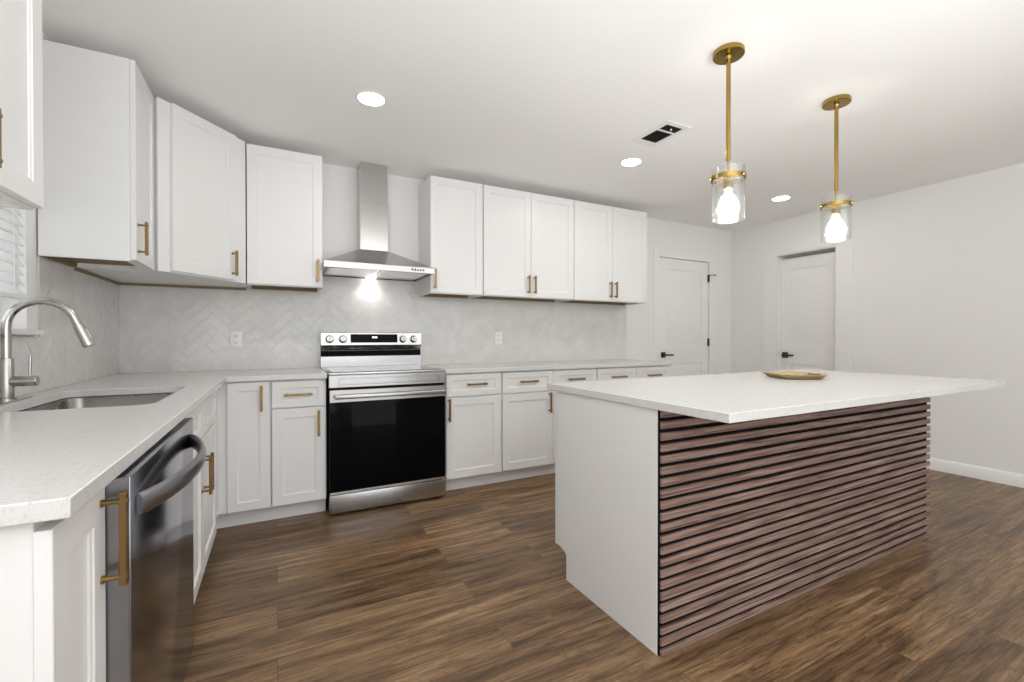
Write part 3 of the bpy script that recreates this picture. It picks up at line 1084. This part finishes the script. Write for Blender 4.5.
for fx in (0.03, hw / 2 + 0.012):
    mb = MB(); mb.box(fx, fx + hw / 2 - 0.042, 0.040, hdp - 0.012, 0.004, 0.0118, 0.001)
    for k in range(10):
        yy = 0.07 + k * 0.032
        mb.box(fx + 0.02, fx + hw / 2 - 0.062, yy, yy + 0.006, 0.002, 0.0045)
    mb.build('filter', M['filter'], hd)
mb = MB(); mb.lathe([(0, -0.004), (0.034, -0.004), (0.036, -0.002), (0.036, 0.0038), (0, 0.0038)], 24, Matrix.Translation((hw / 2, hdp - 0.075, 0)))
mb.build('lamp', M['hood_lens'], hd)
for k in range(5):
    mb = MB(); bx = hw - 0.170 + k * 0.020
    mb.box(bx, bx + 0.010, -0.003, 0.001, 0.015, 0.029, 0.001)
    mb.build('button', M['black'], canopy)
sp = bpy.data.lights.new('hood_lamp_light', 'SPOT')
sp.energy = HOOD_W * 10; sp.spot_size = math.radians(120); sp.spot_blend = 0.6; sp.shadow_soft_size = 0.03; sp.color = (1, 0.96, 0.9)
so = bpy.data.objects.new('hood_lamp_light', sp); COL.objects.link(so); so.parent = hd
so.location = (hw / 2, hdp - 0.075, -0.010); so.rotation_euler = (math.radians(12), 0, 0)

# ------------------------------------------------------------------ island
IX0, IX1, IY0, IY1 = 1.2064, 3.294, 1.183, 1.828
il = thing('kitchen_island', 'white kitchen island with horizontal walnut slat front', 'island', (IX0, IY0, 0))
iw, idp = IX1 - IX0, IY1 - IY0
MB().box(0.021, iw - 0.021, 0.004, idp, 0.115, CB - 0.001).build('body', M['cab'], il)
def end_panel(x0):
    mb = MB()
    b = bmesh.new()
    pr = [(0, 0), (idp - 0.075, 0), (idp - 0.075, 0.118), (idp - 0.045, 0.135), (idp, 0.140), (idp, CB - 0.001), (0, CB - 0.001)]
    mb.prism_x(pr, x0, x0 + 0.0205)
    return mb
end_panel(0).build('end_panel', M['cab'], il)
end_panel(iw - 0.0205).build('end_panel', M['cab'], il)
MB().box(0.021, iw - 0.021, idp - 0.093, idp - 0.076, 0, 0.1145).build('toe_kick', M['cab'], il)
for k in range(3):
    a = 0.004 + k * (iw - 0.008) / 3
    e = a + (iw - 0.008) / 3 - 0.004
    m180 = Matrix.Translation((0, idp + 0.006, 0)) @ Matrix.Rotation(PI, 4, 'Z')
    d = MB().shaker(-e, -a, 0.135, 0.876, yf=-0.021, mat=m180).build('door', M['cab'], il)
    pull_part(d, -a - 0.04 if k else -e + 0.04, 0.70, mat=m180)
MB().box(0.003, iw - 0.002, -0.008, 0.0, 0.001, CB - 0.001).build('felt_backing', M['felt'], il)
mb = MB()
p_ = 0.0409
for k in range(22):
    z0 = 0.001 + k * p_ - 0.0035
    z1 = min(z0 + 0.0264, CB - 0.0015)
    mb.box(0.006, iw + 0.020, -0.0170, -0.0078, max(z0, 0.001), z1, 0.0008)
o = mb.build('slat_panel', M['slat'], il)
o['label'] = 'walnut slat cladding'
mb = MB()
mb.add(slab_with_hole([(1.198, 0.888), (3.404, 0.888), (3.404, 1.914), (1.198, 1.914)], None, CB, CT))
o = add_bevel(mb.build('island_countertop', M['quartz']))
tag(o, 'white speckled quartz worktop overhanging the slatted island', 'countertop')

# tray on the island
tr = thing('tray', 'small shallow carved wooden tray lying on the island worktop', 'tray', (2.60, 1.515, CT), -0.47)
b = bmesh.new()
rings = []
def oct_ring(hx, hy, z, cut):
    return [b.verts.new((x, y, z)) for x, y in ((-hx + cut, -hy), (hx - cut, -hy), (hx, -hy + cut), (hx, hy - cut), (hx - cut, hy), (-hx + cut, hy), (-hx, hy - cut), (-hx, -hy + cut))]
for hx, hy, z, cut in ((0.097, 0.100, 0.0, 0.03), (0.103, 0.110, 0.004, 0.03), (0.126, 0.138, 0.022, 0.045), (0.130, 0.142, 0.026, 0.045), (0.124, 0.136, 0.027, 0.045), (0.100, 0.106, 0.011, 0.03), (0.085, 0.085, 0.010, 0.03)):
    rings.append(oct_ring(hx, hy, z, cut))
for A, B in zip(rings, rings[1:]):
    for k in range(8): b.faces.new((A[k], A[(k + 1) % 8], B[(k + 1) % 8], B[k]))
b.faces.new(rings[-1]); b.faces.new(rings[0][::-1])
bmesh.ops.recalc_face_normals(b, faces=b.faces[:])
mb = MB(); mb.add(b)
mb.build('dish', M['tray'], tr, 25)
mb = MB(); mb.box(0.105, 0.148, -0.045, 0.045, 0.019, 0.027, 0.003, 2); mb.build('tab_handle', M['tray'], tr)

# ------------------------------------------------------------------ pendants
def pendant(label, x, y):
    t = thing('pendant_light', label, 'pendant lamp', (x, y, ZC), 0, 'brass pendants over the island')
    mb = MB(); mb.lathe([(0, -0.0005), (0.066, -0.0005), (0.068, -0.004), (0.068, -0.022), (0.065, -0.025), (0.016, -0.026), (0.012, -0.038), (0, -0.038)], 40)
    mb.build('canopy', M['gold'], t)
    mb = MB()
    mb.cyl((0, 0, -0.036), (0, 0, -0.300), 0.0100, 16)
    mb.cyl((0, 0, -0.300), (0, 0, -0.505), 0.0100, 16)
    mb.cyl((0, 0, -0.500), (0, 0, -0.575), 0.0055, 16)
    mb.build('rod', M['gold'], t)
    # strap ring around the shade with cross bar, socket
    mb = MB()
    mb.lathe([(0.0720, -0.580), (0.0750, -0.580), (0.0750, -0.600), (0.0720, -0.600)], 40, closed=True)
    mb.box(-0.0725, 0.0725, -0.007, 0.007, -0.592, -0.587)
    mb.box(-0.007, 0.007, -0.0725, 0.0725, -0.592, -0.587)
    for k in range(3):
        a = k * 2 * PI / 3 + 0.5
        mb.cyl((0.0740 * math.cos(a), 0.0740 * math.sin(a), -0.590), (0.086 * math.cos(a), 0.086 * math.sin(a), -0.590), 0.0055, 12)
    mb.build('ring', M['gold'], t)
    mb = MB()
    mb.lathe([(0, -0.572), (0.012, -0.572), (0.021, -0.590), (0.021, -0.640), (0.018, -0.643), (0, -0.643)], 28)
    mb.build('socket', M['gold'], t)
    mb = MB()
    mb.lathe([(0, -0.644), (0.013, -0.645), (0.015, -0.662), (0.028, -0.676), (0.0380, -0.700), (0.0450, -0.722), (0.042, -0.742), (0.029, -0.758), (0.012, -0.764), (0, -0.766)], 28)
    mb.build('bulb', M['bulb'], t)
    mb = MB()
    mb.lathe([(0.0670, -0.545), (0.0700, -0.545), (0.0700, -0.780), (0.0685, -0.783), (0.0670, -0.780)], 48, closed=True)
    mb.build('glass_shade', M['glass'], t)
    return t


pendant('nearer of the two brass pendants with clear glass cylinders, hanging left over the island', 1.865, 1.392)
pendant('farther of the two brass pendants with clear glass cylinders, hanging right over the island', 2.785, 1.397)

# ------------------------------------------------------------------ ceiling lights, vent
def downlight(label, x, y):
    t = thing('recessed_light', label, 'ceiling light', (x, y, ZC), 0, 'recessed ceiling lights')
    mb = MB(); mb.lathe([(0.070, -0.0005), (0.086, -0.0005), (0.086, -0.002), (0.076, -0.006), (0.070, -0.006)], 40, closed=True)
    mb.build('trim_ring', M['plastic'], t)
    mb = MB(); mb.lathe([(0, -0.0005), (0.0695, -0.0005), (0.0695, -0.0055), (0.055, -0.0075), (0, -0.0085)], 40)
    mb.build('lens', M['lens'], t)
    d = bpy.data.lights.new('recessed_light_beam', 'AREA')
    d.shape = 'DISK'; d.size = 0.12; d.energy = DOWNLIGHT_W; d.color = (1, 0.975, 0.94)
    o = bpy.data.objects.new('recessed_light_beam', d)
    o.location = (0, 0, -0.010); COL.objects.link(o); o.parent = t
    return t


downlight('lit round recessed ceiling light nearest the range hood and corner cabinets', 0.470, 2.585)
downlight('lit round recessed ceiling light beside the ceiling vent', 2.378, 2.600)
downlight('lit round recessed ceiling light nearest the far corner, seen between the pendants', 4.258, 2.612)

vt = thing('ceiling_vent', 'white ceiling air vent with dark louvres beside a recessed light', 'vent', (2.228, 2.165, ZC))
mb = MB()
x0, x1, y0, y1 = -0.110, 0.100, -0.165, 0.17
mb.box(x0, -0.070, y0, y1, -0.004, -0.0005, 0.001)
mb.box(0.065, x1, y0, y1, -0.004, -0.0005, 0.001)
mb.box(-0.070, 0.065, y0, -0.125, -0.004, -0.0005, 0.001)
mb.box(-0.070, 0.065, 0.105, y1, -0.004, -0.0005, 0.001)
mb.box(-0.070, 0.065, -0.058, -0.040, -0.004, -0.0005, 0.001)
mb.build('frame', M['plastic'], vt)
MB().box(-0.0705, 0.0655, -0.126, 0.106, -0.0012, -0.0003).build('duct_opening', M['dark'], vt)
for ya, yb, n in ((-0.040, 0.105, 8), (-0.125, -0.058, 4)):
    mb = MB()
    for k in range(n):
        yy = ya + (k + 0.5) * (yb - ya) / n
        q = MB(); q.box(-0.069, 0.064, -0.0055, 0.0055, -0.0006, 0.0006)
        mb.add(q.bm, Matrix.Translation((0, yy, -0.0045)) @ Matrix.Rotation(0.6, 4, 'X'))
    mb.build('louvre', M['black'], vt)
MB().box(-0.004, 0.004, -0.096, -0.088, -0.014, -0.003).build('damper_lever', M['plastic'], vt)

# ------------------------------------------------------------------ outlets, blind
def outlet(label, x, z):
    t = thing('wall_outlet', label, 'outlet', (x, YW - 0.0092, z), 0, 'outlets in the tile backsplash')
    mb = MB(); mb.box(-0.037, 0.037, -0.006, 0, -0.059, 0.059, 0.003, 2); mb.build('cover_plate', M['plastic'], t)
    for s in (-1, 1):
        mb = MB()
        mb.box(-0.017, 0.017, -0.008, -0.0055, s * 0.021 - 0.0145, s * 0.021 + 0.0145, 0.003, 2)
        sk_ = mb.build('socket', M['plastic'], t)
        mb = MB()
        for dx in (-0.0065, 0.0065): mb.box(dx - 0.0013, dx + 0.0013, -0.0083, -0.0078, s * 0.021 - 0.001, s * 0.021 + 0.008)
        mb.cyl((0, -0.0083, s * 0.021 - 0.007), (0, -0.0078, s * 0.021 - 0.007), 0.0028, 10)
        mb.build('slot', M['dark'], sk_)
    return t


outlet('white double power outlet in the tile left of the range', -0.254, 1.132)
outlet('white double power outlet in the tile right of the range', 1.801, 1.140)

bd = thing('window_blind', 'white horizontal slat blind in the window over the sink', 'blind', (XL - 0.014, 0, 0))
ya, yb = W1a + 0.008, W1b - 0.008
MB().box(-0.012, 0.028, ya, yb, W1h - 0.055, W1h - 0.004, 0.003).build('headrail', M['plastic'], bd)
zz = W1h - 0.075
k = 0
proto = None
while zz > 1.33:
    if proto is None:
        q = MB(); q.box(-0.024, 0.024, ya, yb, -0.0013, 0.0013, 0.0006)
        q.bm.transform(Matrix.Rotation(math.radians(64), 4, 'Y'))
        proto = q.build('slat', M['blind'], bd)
        proto.location = (0, 0, zz)
    else:
        c2 = proto.copy(); COL.objects.link(c2); c2.parent = bd; c2.location = (0, 0, zz)
    zz -= 0.039
MB().box(-0.022, 0.022, ya, yb, 1.294, 1.314, 0.003).build('bottom_rail', M['plastic'], bd)
for yy in (ya + 0.12, yb - 0.12):
    MB().cyl((0.026, yy, 1.31), (0.026, yy, W1h - 0.05), 0.0012, 6).build('cord', M['plastic'], bd)
